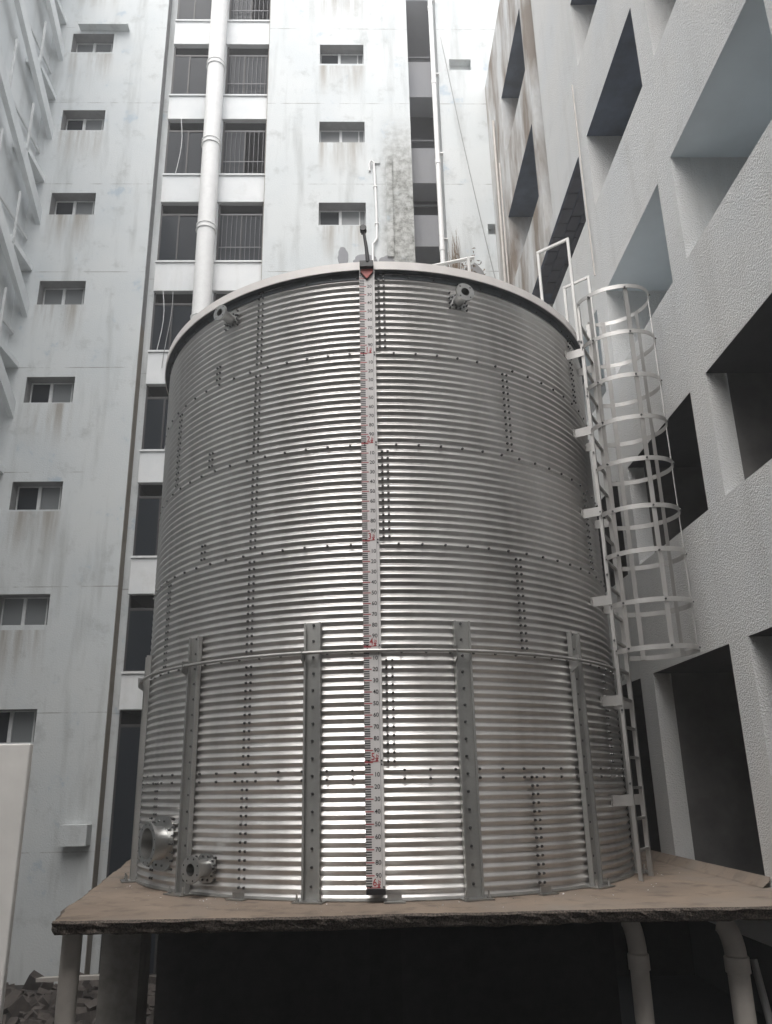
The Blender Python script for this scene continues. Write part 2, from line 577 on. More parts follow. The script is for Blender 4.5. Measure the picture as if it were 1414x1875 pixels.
# recessed bay with floor bands and dark openings
tops = [2.55, 5.11, 7.81, 10.42, 13.10, 15.88, 18.70, 21.45, 24.2]
bots = [GZ, 3.32, 5.95, 8.6, 11.30, 13.95, 16.74, 19.5, 22.3]
for k in range(len(tops)):
    z0 = tops[k]
    z1 = bots[k + 1] if k + 1 < len(bots) else TOP
    o = MB().box(-5.655, -2.886, 0.14, 1.2, z0, z1).build('floor_band', 'band', bb)
    bevel(o, 0.015)
    lip = MB().box(-5.654, -2.887, 0.10, 0.3, z1 + 0.002, z1 + 0.05).build('sill', 'band', bb)
MB().box(-4.52, -4.12, 0.18, 1.3, 2.6, TOP - 0.1).build('bay_column', 'band', bb)
for k in range(len(tops)):
    z0, z1 = bots[k] + 0.05, tops[k]
    for side, (a, b_) in enumerate(((-5.65, -4.53), (-4.11, -2.89))):
        rm = MB()
        y0, y1 = 0.28, 3.2
        rm.quad((a, y1, z0), (b_, y1, z0), (b_, y1, z1), (a, y1, z1))
        rm.quad((a, y0, z0), (a, y1, z0), (a, y1, z1), (a, y0, z1))
        rm.quad((b_, y0, z0), (b_, y1, z0), (b_, y1, z1), (b_, y0, z1))
        rm.quad((a, y0, z1 - 0.002), (b_, y0, z1 - 0.002), (b_, y1, z1 - 0.002), (a, y1, z1 - 0.002))
        rm.quad((a, y0, z0), (b_, y0, z0), (b_, y1, z0), (a, y1, z0))
        rm.build('room', 'dark_room', bb)
        # frame, panes
        fr = MB()
        t = 0.045
        fr.box(a, b_, 0.24, 0.28, z1 - 0.36, z1 - 0.30)
        fr.box(a, a + t, 0.24, 0.28, z0, z1)
        fr.box(b_ - t, b_, 0.24, 0.28, z0, z1)
        fr.box(a, b_, 0.24, 0.28, z0, z0 + t)
        w = fr.build('window', 'dark_frame', bb)
        mid = (a + b_) / 2 + random.uniform(-0.1, 0.1)
        MB().box(mid - 0.02, mid + 0.02, 0.235, 0.27, z0 + t, z1 - 0.36).build('mullion', 'dark_frame', w)
        MB().box(a + t, mid - 0.02, 0.25, 0.258, z0 + t, z1 - 0.36).build('pane', 'glass', w)
        if side == 0 or k % 2:
            MB().box(mid + 0.02, b_ - t, 0.26, 0.268, z0 + t, z1 - 0.36).build('pane', 'glass', w)
        if (k * 2 + side) % 5 == 3:
            cu = MB()
            for q in range(25):
                cu.v += [(a + 0.08 + 0.42 * q / 24, 0.34 + 0.03 * math.sin(q * 1.3), z0 + 0.05), (a + 0.08 + 0.40 * q / 24, 0.34 + 0.03 * math.sin(q * 1.3 + 0.4), z1 - 0.4)]
            cu.f += [(2 * q, 2 * q + 2, 2 * q + 3, 2 * q + 1) for q in range(24)]
            cu.build('curtain', 'cement_and_shade', w, True)
        if side == 0 and k in (3, 4, 6):
            for q in range(1 + (k == 4)):
                x = a + 0.2 + 0.5 * random.random() + 0.1 * q
                rp = [(x + 0.07 * math.sin(t * 0.6 + q), 0.11 - 0.03 * t / 6, z1 - 0.02 - (z1 - z0 + 0.5 * q) * t / 6) for t in range(7)]
                MB().tube(rp, 0.010, 6).build('cable', 'cable' if q else 'frame', bb, 'auto')
        if side == 1:
            nb = 9
            for q in range(nb):
                x = a + 0.12 + (b_ - a - 0.22) * q / (nb - 1)
                MB().tube([(x, 0.20, z0 + 0.05), (x + 0.01, 0.20, z1 - 0.38)], 0.009, 6).build('grille_bar', 'grille', w)
            for zz in (0.25, 0.8):
                MB().bar((a + 0.06, 0.19, z0 + (z1 - z0) * zz), (b_ - 0.06, 0.19, z0 + (z1 - z0) * zz), 0.012, 0.025).build('grille_rail', 'grille', w)

# narrow slot with grey bands
sb = [(14.74, 15.76), (16.84, 18.05), (19.9, 21.23), (11.9, 12.9), (9.1, 10.1), (6.3, 7.3), (3.5, 4.5), (0.6, 1.6)]
for a, b_ in sb:
    MB().box(1.11, 1.94, 0.5, 1.2, a, b_).build('floor_band', 'band_grey', bb)
    MB().box(1.11, 1.94, 1.0, 1.05, b_ + 0.75, b_ + 0.8).build('window_bar', 'grille', bb)
mb = MB()
mb.quad((1.1, 1.5, GZ), (1.95, 1.5, GZ), (1.95, 1.5, TOP), (1.1, 1.5, TOP))
mb.build('slot_back', 'dark_room', bb)
# plaster details on the centre pier
for (a, b_, z0, z1, nm) in ((0.05, 0.22, 17.0, 17.25, 'plaster_patch'), (0.38, 0.55, 14.0, 17.25, 'plaster_pilaster')):
    MB().box(a, b_, -0.05, -0.002, z0, z1).build(nm, 'plaster_back', bb)
for cx_, cz_, rx, rz_ in ((-0.78, 14.0, 0.13, 0.3), (-0.2, 13.9, 0.3, 0.2), (0.35, 13.85, 0.2, 0.2), (2.6, 13.45, 0.25, 0.4)):
    pm = MB()
    n_ = 22
    for t in range(n_):
        aa = 2 * math.pi * t / n_
        kk = 1 + 0.35 * noise.noise((cx_ * 3 + math.cos(aa) * 1.7, math.sin(aa) * 1.7, cz_))
        pm.v.append((cx_ + rx * kk * math.cos(aa), -0.012, cz_ + rz_ * kk * math.sin(aa)))
        pm.v.append((cx_ + rx * kk * 1.08 * math.cos(aa), 0.002, cz_ + rz_ * kk * 1.08 * math.sin(aa)))
    pm.f = [tuple(range(0, 2 * n_, 2))] + [(2 * t, 2 * t + 1, (2 * t + 3) % (2 * n_), (2 * t + 2) % (2 * n_)) for t in range(n_)]
    pm.build('cement_patch', 'band_grey' if cx_ < 2 else 'cement_and_shade', bb)
MB().box(-8.3, -6.9, -0.22, -0.003, 21.75, 21.83).build('chajja', 'plaster_back', bb)
MB().box(-6.5, -5.95, -0.3, -0.003, -0.15, 0.25).build('ledge', 'plaster_back', bb)

# white duct running up the bay
dp = empty('duct_pipe', (0, 7.05, 0), math.atan(0.03))
tag(dp, 'thick white vertical duct with collars running up the recessed bay', 'pipe')
MB().tube([(-4.33, -0.12, 3.4), (-4.33, -0.12, TOP + 0.5)], 0.235, 28).build('pipe', 'duct', dp, 'auto')
for zc in [17.55 - 2.76 * i for i in range(-2, 6)]:
    c = MB()
    mm = Matrix.Translation((-4.33, -0.12, zc))
    c.lathe([(0.23, -0.09), (0.262, -0.085), (0.262, -0.05), (0.245, -0.045), (0.245, 0.045), (0.262, 0.05), (0.262, 0.085), (0.23, 0.09)], mm, 28)
    c.build('collar', 'duct', dp, 'auto')

pp = empty('drain_pipe', (0, 7.05, 0), math.atan(0.03))
tag(pp, 'slim white drain pipe running down beside the narrow dark slot', 'pipe')
MB().tube([(1.80, -0.09, GZ), (1.80, -0.09, TOP + 0.4)], 0.065, 16).build('pipe', 'duct', pp, 'auto')
for zc in (14.2, 17.0, 19.8, 22.6, 11.4):
    mm = Matrix.Translation((1.80, -0.09, zc))
    MB().lathe([(0.064, -0.08), (0.076, -0.075), (0.076, 0.075), (0.064, 0.08)], mm, 16).build('collar', 'duct', pp, 'auto')
    MB().box(1.77, 1.96, -0.1, -0.004, zc + 0.3, zc + 0.33).build('clip', 'duct', pp)

cp = empty('conduit_pipe', (0, 7.05, 0), math.atan(0.03))
tag(cp, 'thin bent pale conduit on the plaster pier above the tank', 'pipe')
MB().tube([(-0.05, -0.03, 16.75), (-0.05, -0.05, 16.98), (0.0, -0.07, 17.06), (0.06, -0.06, 17.0), (0.08, -0.05, 16.6), (0.11, -0.05, 15.4),
           (0.11, -0.05, 14.55), (0.05, -0.06, 14.42), (0.0, -0.06, 14.38), (-0.01, -0.05, 13.4)], 0.032, 10).build('pipe', 'duct', cp, 'auto')
for x, zc in ((0.09, 16.2), (0.11, 15.0)):
    MB().box(x - 0.05, x + 0.05, -0.09, -0.002, zc, zc + 0.03).build('clip', 'duct', cp)

wr = MB()
pts = []
for i in range(25):
    t = i / 24
    pts.append((2.05 + 1.15 * t, 6.95 - 0.2 * t, 21.4 - 9.2 * t - 0.35 * math.sin(math.pi * t)))
wr.tube(pts, 0.012, 6)
tag(wr.build('hanging_cable', 'cable', None, True), 'thin slack cable hanging across the pale pier at upper right', 'cable')

# dry creeper
vn = MB()
for i in range(46):
    x, z = 2.1 + random.gauss(0, 0.09), 12.2 + random.uniform(0, 0.8)
    p = [Vector((x, 6.98 + 0.03 * x, z))]
    ln = random.uniform(0.8, 2.0)
    for k in range(6):
        p.append(p[-1] + Vector((random.gauss(0, 0.035), random.uniform(-0.02, 0.01), ln / 6)))
    vn.tube(p, [0.012 * (1 - k / 8) for k in range(7)], 5)
for i in range(220):
    q = Vector((2.35 + random.gauss(0, 0.2), 6.98 + random.uniform(-0.08, 0.04), 13.2 + random.gauss(0, 0.35)))
    a, c = Vector((random.gauss(0, 1), random.gauss(0, 1), random.gauss(0, 1))).normalized(), Vector((random.gauss(0, 1), random.gauss(0, 1), random.gauss(0, 1))).normalized()
    vn.add([q, q + a * 0.08, q + a * 0.06 + c * 0.07], [(0, 1, 2)])
tag(vn.build('dry_creeper', 'dry'), 'dry brown creeper clinging to the pale pier beside the drain pipe', 'creeper')

# ------------------------------------------------------------------ right building
rb = empty('concrete_building', (3.39, 0, 0), math.atan(0.02))
tag(rb, 'rough grey plastered building with deep square openings along the right', 'building')
rfn = lambda u, d, z: Vector((d, u, z))
Y_B, Y_A, Y_Z = (-4.68, -2.6), (-2.2, -0.1), (0.36, 2.45)
rows = [(3.6, 4.97), (6.38, 7.77), (9.28, 10.62)]
holes = []
for yc in (Y_A, Y_B, (-7.2, -5.1), (-9.7, -7.6), (-12.2, -10.1)):
    holes.append((*yc, -0.3 if yc is Y_A else -0.3, 2.2))
    for r_ in rows:
        holes.append((*yc, *r_))
    for r_ in ((12.05, 13.4), (14.85, 16.2), (17.65, 19.0)):
        holes.append((*yc, *r_))
holes.append((*Y_Z, -0.3, 2.2))
holes.append((*Y_Z, 3.6, 4.97))
holes.append((*Y_Z, 6.38, 7.77))
holes.append((0.36, 4.4, 9.4, 10.68))       # long one with a brick soffit
holes.append((2.05, 2.6, 11.0, TOP_R - 0.5))   # dark vertical slot
holes.append((2.85, 5.6, 12.1, 13.95))       # slate one near the corner
holes.append((2.95, 5.3, 15.5, 17.3))
holes.append((-2.5, 6.6, GZ + 0.05, -0.5))     # dark hollow added below the slab to turn the wall black
mb = MB()
holed_wall(mb, -14, 7.3, GZ - 0.3, TOP_R, holes, 0.22, rfn)
mb.quad(rfn(-14, 0, GZ), rfn(-14, 6, GZ), rfn(-14, 6, TOP_R), rfn(-14, 0, TOP_R))
mb.quad(rfn(-14, 0, TOP_R), rfn(-14, 6, TOP_R), rfn(7.3, 6, TOP_R), rfn(7.3, 0, TOP_R))
mb.build('wall', 'plaster_right', rb)
for h in holes:
    a, b_, c, d = h
    pale = abs(c - 6.38) < 0.01 or (c > 14 and a < 1)
    y0, y1 = 0.2205, (1.0 if pale else 2.6)
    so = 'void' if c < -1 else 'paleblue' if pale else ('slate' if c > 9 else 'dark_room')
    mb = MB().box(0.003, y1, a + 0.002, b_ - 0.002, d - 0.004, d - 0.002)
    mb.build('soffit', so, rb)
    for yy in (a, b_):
        MB().quad((y0, yy, c), (y1, yy, c), (y1, yy, d), (y0, yy, d)).build('side_wall', 'plaster_right' if c > 6 else ('void' if c < -1 else 'interior'), rb)  # low side walls coloured dark for the shade inside
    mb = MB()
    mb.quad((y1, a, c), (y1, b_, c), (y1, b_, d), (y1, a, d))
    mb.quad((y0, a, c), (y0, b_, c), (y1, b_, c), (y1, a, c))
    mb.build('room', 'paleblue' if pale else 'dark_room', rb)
for yy, r_, z0, z1 in ((6.2, 0.035, 8.0, 17.5), (5.85, 0.022, 9.0, 15.8), (0.12, 0.012, 8.2, 11.9)):
    MB().tube([(-0.05, yy, z0), (-0.05, yy + 0.03, (z0 + z1) / 2), (-0.05, yy, z1)], r_, 8).build('wall_pipe', 'pvc', rb, 'auto')
# bricks laid on the soffit of the long opening
bw, bl, gap = 0.20, 0.38, 0.022
bm = MB().box(0, bw - gap, 0, bl - gap, -0.028, 0).mesh('brick', 'brick')
row = 0
x = 0.03
while x < 1.9:
    y = 0.40 - (bl / 2 if row % 2 else 0)
    while y < 4.36:
        if y > 0.37 and y + bl < 4.39:
            o = link('brick', bm, rb, (x, y + random.uniform(-0.01, 0.01), 10.674 + random.uniform(-0.008, 0.004)))
            o.rotation_euler = (random.uniform(-0.02, 0.02), random.uniform(-0.02, 0.02), random.uniform(-0.02, 0.02))
        y += bl
    x += bw
    row += 1
# ------------------------------------------------------------------ left stair block
lb = empty('stair_building', (-8.62, 0, 0), math.atan(0.02))
tag(lb, 'pale stairwell block with sloping parapets at the left edge', 'building')
MB().box(-6, -0.32, -14, 7.3, GZ, TOP).build('wall', 'plaster_left', lb)
MB().box(-0.318, 0.0, -14, -1.2, GZ, TOP).build('wall', 'plaster_left', lb)
MB().box(-0.318, 0.0, 6.85, 7.32, GZ, TOP).build('corner_pier', 'plaster_left', lb)
for k in range(-1, 9):
    zb = 12.55 + 2.8 * (k - 4)
    p = MB()
    # descending flight parapet
    ys = [-1.19, 1.0, 6.83]
    zz = [zb + 5.2 - 1.0, zb + 3.5, zb - 0.35]
    for i in range(2):
        p.add([(-0.05, ys[i], zz[i]), (0.08, ys[i], zz[i]), (0.08, ys[i], zz[i] + 0.45), (-0.05, ys[i], zz[i] + 0.45),
               (-0.05, ys[i + 1], zz[i + 1]), (0.08, ys[i + 1], zz[i + 1]), (0.08, ys[i + 1], zz[i + 1] + 0.45), (-0.05, ys[i + 1], zz[i + 1] + 0.45)],
              [(0, 1, 2, 3), (7, 6, 5, 4), (0, 4, 5, 1), (1, 5, 6, 2), (2, 6, 7, 3), (3, 7, 4, 0)])
    p.build('parapet', 'plaster_left', lb)
    MB().box(-0.31, 0.03, 5.6, 6.84, zb + 1.05, zb + 1.2).build('landing', 'plaster_left', lb)
    for y in (3.2, 4.5, 5.7):
        MB().box(-0.02, 0.03, y, y + 0.05, zb + 1.25 + (6.83 - y) * 0.66 - 1.2, zb + 2.5 + (6.83 - y) * 0.6 - 0.6).build('post', 'frame', lb)
    MB().box(-0.25, -0.2, -1.19, 6.84, zb + 2.0, zb + 2.08).build('handrail', 'frame', lb)

# ------------------------------------------------------------------ platform
pf = empty('concrete_platform', (0, 0, 0))
tag(pf, 'tan dusty concrete slab with broken dark edge carrying the tank', 'platform')
corner = [(-2.45, -3.56), (3.5, -3.27), (3.46, 3.6), (-3.9, 3.6)]
per = []
for i in range(4):
    a, b_ = Vector(corner[i]), Vector(corner[(i + 1) % 4])
    n = 170 if i == 0 else (60 if i == 3 else 20)
    for k in range(n):
        per.append((a + (b_ - a) * k / n, i))
rowsz = [0.0, -0.015, -0.035, -0.06, -0.085, -0.105]
offz = [0.0, 0.02, 0.005, -0.01, -0.02, -0.07]
vs, fs = [], []
for r_, (z, of) in enumerate(zip(rowsz, offz)):
    for k, (p, side) in enumerate(per):
        a, b_ = Vector(corner[side]), Vector(corner[(side + 1) % 4])
        d = (b_ - a).normalized()
        nrm = Vector((d.y, -d.x))
        j = (noise.noise((p.x * 9, p.y * 9, z * 40)) * 0.02 + noise.noise((p.x * 1.3, p.y * 1.3, 3)) * 0.035 +
             noise.noise((p.x * 32, p.y * 32, z * 90)) * 0.012)
        if side == 1 or side == 2:
            j = 0
        if r_ == 0:
            j -= 0.004
        zz = z + (noise.noise((p.x * 12, p.y * 12, r_ * 5)) * 0.012 if r_ > 1 else (noise.noise((p.x * 6, p.y * 6, 2.2)) * 0.008 if r_ == 1 else 0))
        q = p + nrm * (of + j)
        vs.append((q.x, q.y, zz))
n = len(per)
top = MB()
top.v = list(vs[:n])
top.f = [tuple(range(n))]
edge = MB()
edge.v = vs
for r_ in range(len(rowsz) - 1):
    for k in range(n):
        edge.f.append((r_ * n + k, r_ * n + (k + 1) % n, (r_ + 1) * n + (k + 1) % n, (r_ + 1) * n + k))
edge.f.append(tuple(reversed(range((len(rowsz) - 1) * n, len(rowsz) * n))))
so = top.build('slab_top', 'slab', pf)
edge.build('slab_edge', 'slab_edge', pf)
# beam under the front edge, columns
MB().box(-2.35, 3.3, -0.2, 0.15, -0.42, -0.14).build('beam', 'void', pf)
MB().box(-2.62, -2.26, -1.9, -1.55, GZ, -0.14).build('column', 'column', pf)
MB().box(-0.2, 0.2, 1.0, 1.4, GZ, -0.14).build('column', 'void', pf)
MB().box(-3.3, 3.3, 2.6, 2.85, GZ, -0.14).build('back_wall', 'void', pf)  # closes the space under the slab with painted-in darkness
# mortar fillet against the wall and grit
f = MB()
for i in range(30):
    y = -2.3 + 4.6 * i / 29
    w = 0.09 + 0.05 * noise.noise((y * 2, 0, 1))
    xw = 3.39 - 0.02 * y
    f.v += [(xw - w, y, 0.003), (xw - w * 0.3, y, 0.05), (xw - 0.001, y, 0.09)]
for i in range(29):
    for j in range(2):
        f.f.append((i * 3 + j, i * 3 + j + 1, i * 3 + j + 4, i * 3 + j + 3))
f.build('mortar_fillet', 'slab', pf, True)
gr = MB()
for i in range(60):
    a = random.uniform(-75, 75)
    r = random.uniform(2.86, 3.35)
    q = Vector((r * math.sin(D(a)), -r * math.cos(D(a)), 0.0))
    if q.y < -3.42 or q.x < -2.7 or q.x > 3.2:
        continue
    s = random.uniform(0.004, 0.011)
    pts = [q + Vector((random.uniform(-s, s), random.uniform(-s, s), random.uniform(0, s * 1.3))) for _ in range(4)]
    gr.add(pts, [(0, 1, 2), (0, 2, 3), (0, 3, 1), (1, 3, 2)])
tag(gr.build('grit', 'band'), 'pale mortar crumbs scattered on the slab around the tank foot', 'grit', kind='stuff')

# ------------------------------------------------------------------ water tank
R = 2.80
PITCHC = 0.07333
NC = 14
RING = PITCHC * NC
AMP = 0.0112
SEAM = 360 / 6.5
tk = empty('water_tank', (0, 0, 0))
tag(tk, 'large round corrugated galvanised steel tank standing on the concrete slab', 'water tank')


def cyl(r, deg, z):
    a = D(deg)
    return Vector((r * math.sin(a), -r * math.cos(a), z))


def panel_mesh(width, name):
    mb = MB()
    ns = 12
    nr = NC * ns
    na = max(2, int(width / 1.25))
    for i in range(nr + 1):
        z = i * RING / nr
        rr = R + AMP * (math.sin(2 * math.pi * i / ns) - 0.09 * math.sin(6 * math.pi * i / ns))
        for k in range(na + 1):
            a = -0.45 + (width + 0.9) * k / na
            mb.v.append(tuple(cyl(rr + 0.0035 * (1 - 2 * k / na), a, z)))
    for i in range(nr):
        for k in range(na):
            mb.f.append((i * (na + 1) + k, i * (na + 1) + k + 1, (i + 1) * (na + 1) + k + 1, (i + 1) * (na + 1) + k))
    return mb.mesh(name, 'sheet', True)


full, half = panel_mesh(SEAM, 'panel'), panel_mesh(SEAM / 2, 'panel')
BASE_Z = 0.0
seams = []
bolts = MB()


def bolt(mb, deg, z, r=R + 0.006, s=0.0138, h=0.015, mat=None):
    """hex bolt head on a washer, axis radial"""
    a = D(deg)
    er = Vector((math.sin(a), -math.cos(a), 0))
    et = Vector((math.cos(a), math.sin(a), 0))
    c = er * r + Vector((0, 0, z))
    vs = []
    for hh, sc in ((0, 1.0), (h, 0.85)):
        for k in range(6):
            t = math.pi / 3 * k
            vs.append(c + er * hh + (et * math.cos(t) + Vector((0, 0, 1)) * math.sin(t)) * s * sc)
    fs = [tuple(range(6, 12))] + [(k, (k + 1) % 6, 6 + (k + 1) % 6, 6 + k) for k in range(6)]
    mb.add(vs, fs)


for ring in range(6):
    start = -26.1 if ring % 2 == 0 else 1.65           # ring 0 at the bottom
    z0 = BASE_Z + ring * RING
    for k in range(7):
        a = start + SEAM * k
        wide = k < 6
        o = link('panel', full if wide else half, tk, (0, 0, z0), D(a))
        o.rotation_euler = (0, 0, D(a))
        for q in range(NC - 1):
            zz = z0 + (q + 1) * PITCHC + PITCHC * 0.25
            for da in (-0.55, 0.55):
                bolt(bolts, a + da, zz, R + AMP - 0.001)
    # ring bolts on the lap above this ring
    if ring < 5:
        nb = 78
        for k in range(nb):
            a = 1.65 - 27.7 / 6 * 0.5 + 360 / nb * k
            bolt(bolts, a, z0 + RING + PITCHC * 0.25, R + AMP - 0.001)
            if ring == 0:
                bolt(bolts, a, z0 + RING - PITCHC * 0.75, R + AMP - 0.001)
for z in (5.31, 4.22, 3.25):
    a0 = -38.5 - (5.31 - z) * 1.0
    for i in range(3):
        for da in (0, 1.0):
            bolt(bolts, a0 + da, PITCHC * (round(z / PITCHC) + i - 1) + PITCHC * 0.25, R + AMP - 0.001)
tag(bolts.build('seam_bolts', 'bolt', tk), kind='stuff')

# base angle, top collar and rim, roof
ZT = 6 * RING          # 6.16
mb = MB()
mb.lathe([(R - 0.01, 0.002), (R + 0.014, 0.002), (R + 0.018, 0.01), (R + 0.013, 0.03), (R + 0.004, 0.032)], Matrix(), 160)
mb.build('base_angle', 'post', tk, 'auto')
mb = MB()
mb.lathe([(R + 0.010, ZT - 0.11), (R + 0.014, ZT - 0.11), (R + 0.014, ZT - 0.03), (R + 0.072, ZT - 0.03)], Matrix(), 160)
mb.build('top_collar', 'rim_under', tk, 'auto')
mb = MB()
mb.lathe([(R + 0.072, ZT - 0.042), (R + 0.084, ZT - 0.042), (R + 0.084, ZT + 0.055), (R + 0.03, ZT + 0.062), (R - 0.05, ZT + 0.062), (R - 0.05, ZT + 0.05), (R + 0.072, ZT + 0.05)], Matrix(), 160, True)
mb.build('rim', 'rim', tk, 'auto')
mb = MB()
mb.lathe([(R - 0.045, ZT + 0.065), (0.35, ZT + 0.40), (0.35, ZT + 0.5), (0.02, ZT + 0.52)], Matrix(), 96)
mb.build('roof', 'roofsheet', tk, 'auto')
rbolt = MB()
for k in range(64):
    bolt(rbolt, 360 / 64 * k + 2, ZT - 0.09, R + 0.013, 0.011)
tag(rbolt.build('rim_bolts', 'bolt', tk), kind='stuff')

# vertical stiffener posts: lipped channels with bolts and foot plates
def stiffener(deg):
    a = D(deg)
    mm = Matrix.Rotation(a - math.pi / 2, 4, 'Z')       # local x = outward
    r0 = R + AMP + 0.003
    hw, t, dep, lip = 0.078, 0.006, 0.05, 0.018
    sec = [(0, -hw), (dep, -hw), (dep, -hw + lip), (dep - t, -hw + lip), (dep - t, -hw + t), (t, -hw + t),
           (t, hw - t), (dep - t, hw - t), (dep - t, hw - lip), (dep, hw - lip), (dep, hw), (0, hw)]
    vs = []
    for z in (0.012, 2.36):
        vs += [mm @ Vector((r0 + x, y, z)) for x, y in sec]
    n = len(sec)
    mb = MB()
    mb.add(vs, [(k, (k + 1) % n, n + (k + 1) % n, n + k) for k in range(n)] + [(0, 1, 2, 3, 4, 5)[::-1], (6, 7, 8, 9, 10, 11)[::-1], (0, 5, 6, 11)[::-1],
               tuple(n + i for i in (0, 1, 2, 3, 4, 5)), tuple(n + i for i in (6, 7, 8, 9, 10, 11)), tuple(n + i for i in (0, 5, 6, 11))])
    p = mb.build('stiffener_post', 'post', tk)
    bt = MB()
    for i in range(16):
        bolt(bt, deg + random.uniform(-0.08, 0.08), 0.12 + 0.148 * i, r0 + t, 0.013, 0.016)
    tag(bt.build('post_bolts', 'bolt', p), kind='stuff')
    pl = MB()
    pl.box(r0 - 0.01, r0 + 0.14, -0.13, 0.13, 0.003, 0.014, mm)
    fp = pl.build('foot_plate', 'flange', p)
    for y in (-0.1, 0.1):
        an = MB()
        an.tube([mm @ Vector((r0 + 0.09, y, 0.014)), mm @ Vector((r0 + 0.09, y, 0.075))], 0.008, 8)
        an.tube([mm @ Vector((r0 + 0.09, y, 0.014)), mm @ Vector((r0 + 0.09, y, 0.03))], 0.018, 6)
        an.build('anchor_bolt', 'flange', p)
    # bracket that holds the wind ring
    gz = 2.06
    br = MB()
    vs = []
    for y in (-hw - 0.008, -hw - 0.001):
        vs += [mm @ Vector((r0, y, gz - 0.12)), mm @ Vector((r0 + 0.11, y, gz - 0.045)), mm @ Vector((r0 + 0.115, y, gz + 0.06)), mm @ Vector((r0, y, gz + 0.06))]
    br.add(vs, [(0, 1, 2, 3), (7, 6, 5, 4), (0, 4, 5, 1), (1, 5, 6, 2), (2, 6, 7, 3), (3, 7, 4, 0)])
    br.build('ring_bracket', 'flange', p)


for k in range(-4, 9):
    stiffener(15.4 + 27.9 * k if -4 <= k <= 3 else 15.4 + 27.7 * k)

# wind ring tube
ring = MB()
RR, rr = R + 0.095, 0.016
vs = []
NS = 200
for i in range(NS):
    a = 360 / NS * i
    for k in range(8):
        t = 2 * math.pi * k / 8
        vs.append(cyl(RR + rr * math.cos(t), a, 2.075 + rr * math.sin(t)))
ring.add(vs, [(i * 8 + k, i * 8 + (k + 1) % 8, ((i + 1) % NS) * 8 + (k + 1) % 8, ((i + 1) % NS) * 8 + k) for i in range(NS) for k in range(8)])
ring.build('wind_ring', 'bar', tk, True)
# anchor clips between posts at the foot
for a in (-26.1, 29.3, 1.65):
    mm = Matrix.Rotation(D(a) - math.pi / 2, 4, 'Z')
    mb = MB().box(R + 0.052, R + 0.12, -0.09, 0.09, 0.003, 0.012, mm)
    mb.box(R + 0.052, R + 0.06, -0.06, 0.06, 0.012, 0.06, mm)
    mb.build('anchor_clip', 'flange', tk)

# pipe nozzles with saddle plates
def nozzle(deg, z, pr, fr, length, bore, nb):
    a = D(deg)
    er = Vector((math.sin(a), -math.cos(a), 0))
    et = Vector((math.cos(a), math.sin(a), 0))
    mm = Matrix((et, Vector((0, 0, 1)), er)).transposed().to_4x4()     # local z outward (et x z = er)
    mm.translation = er * R + Vector((0, 0, z))
    pipe = MB()
    pipe.lathe([(pr, -0.05), (pr, length), (bore, length), (bore, -0.05)], mm, 36, True)
    p = pipe.build('nozzle', 'flange', tk, 'auto')
    fl = MB()
    fl.lathe([(bore, length - 0.002), (fr, length - 0.002), (fr, length + 0.02), (bore, length + 0.02)], mm, 40, True)
    fl.build('flange', 'flange', p, 'auto')
    dk = MB()
    dk.lathe([(bore - 0.001, 0.0), (0.001, 0.0)], mm, 24)
    dk.build('bore', 'black', p)
    hl = MB()
    for k in range(nb):
        t = 2 * math.pi * (k + 0.5) / nb
        q = (fr + pr) / 2
        m2 = mm @ Matrix.Translation((q * math.cos(t), q * math.sin(t), length + 0.0205))
        hl.lathe([((fr - pr) * 0.22, 0.0), (0.0005, 0.0002)], m2, 10)
    tag(hl.build('bolt_holes', 'black', p), kind='stuff')
    # saddle plate and its bolts
    sp = MB()
    n = 40
    vs = []
    w = pr * 1.6
    for i in range(n):
        t = 2 * math.pi * i / n
        sx, sy = math.cos(t), math.sin(t)
        k = 1 / max(abs(sx), abs(sy)) ** 0.8
        for h, rr2 in ((0.012, pr), (0.012, w * min(k, 1.12)), (0.018, w * min(k, 1.12)), (0.02, pr)):
            x, y = sx * rr2, sy * rr2
            dz = math.sqrt(max(0, R * R - x * x)) - R
            vs.append(mm @ Vector((x, y, h + dz)))
    sp.add(vs, [(i * 4 + j, ((i + 1) % n) * 4 + j, ((i + 1) % n) * 4 + j + 1, i * 4 + j + 1) for i in range(n) for j in range(3)])
    sp.build('saddle_plate', 'flange', p)
    bt = MB()
    for sx in (-1, 1):
        for k in range(4 if pr < 0.1 else 7):
            kk = 4 if pr < 0.1 else 7
            zz = (k - (kk - 1) / 2) * (PITCHC if pr > 0.1 else 0.06)
            x = sx * w * 1.02
            dz = math.sqrt(R * R - x * x) - R
            m2 = mm @ Matrix.Translation((x, zz, 0.018 + dz))
            bt.lathe([(0.013, 0.0), (0.012, 0.012), (0.0005, 0.012)], m2, 6)
            bt.lathe([(0.006, 0.012), (0.006, 0.03), (0.0005, 0.03)], m2, 6)
    for k in range(10):
        t = 2 * math.pi * k / 10
        m2 = mm @ Matrix.Translation((pr * 1.35 * math.cos(t), pr * 1.35 * math.sin(t), 0.018))
        bt.lathe([(0.012, 0.0), (0.011, 0.012), (0.0005, 0.012)], m2, 6)
    tag(bt.build('saddle_bolts', 'bolt', p), kind='stuff')


nozzle(-34.3, 5.90, 0.055, 0.092, 0.19, 0.042, 4)
nozzle(18.6, 5.84, 0.060, 0.102, 0.19, 0.046, 4)
nozzle(-50.0, 0.42, 0.155, 0.195, 0.14, 0.14, 12)
nozzle(-34.6, 0.235, 0.076, 0.115, 0.18, 0.052, 8)

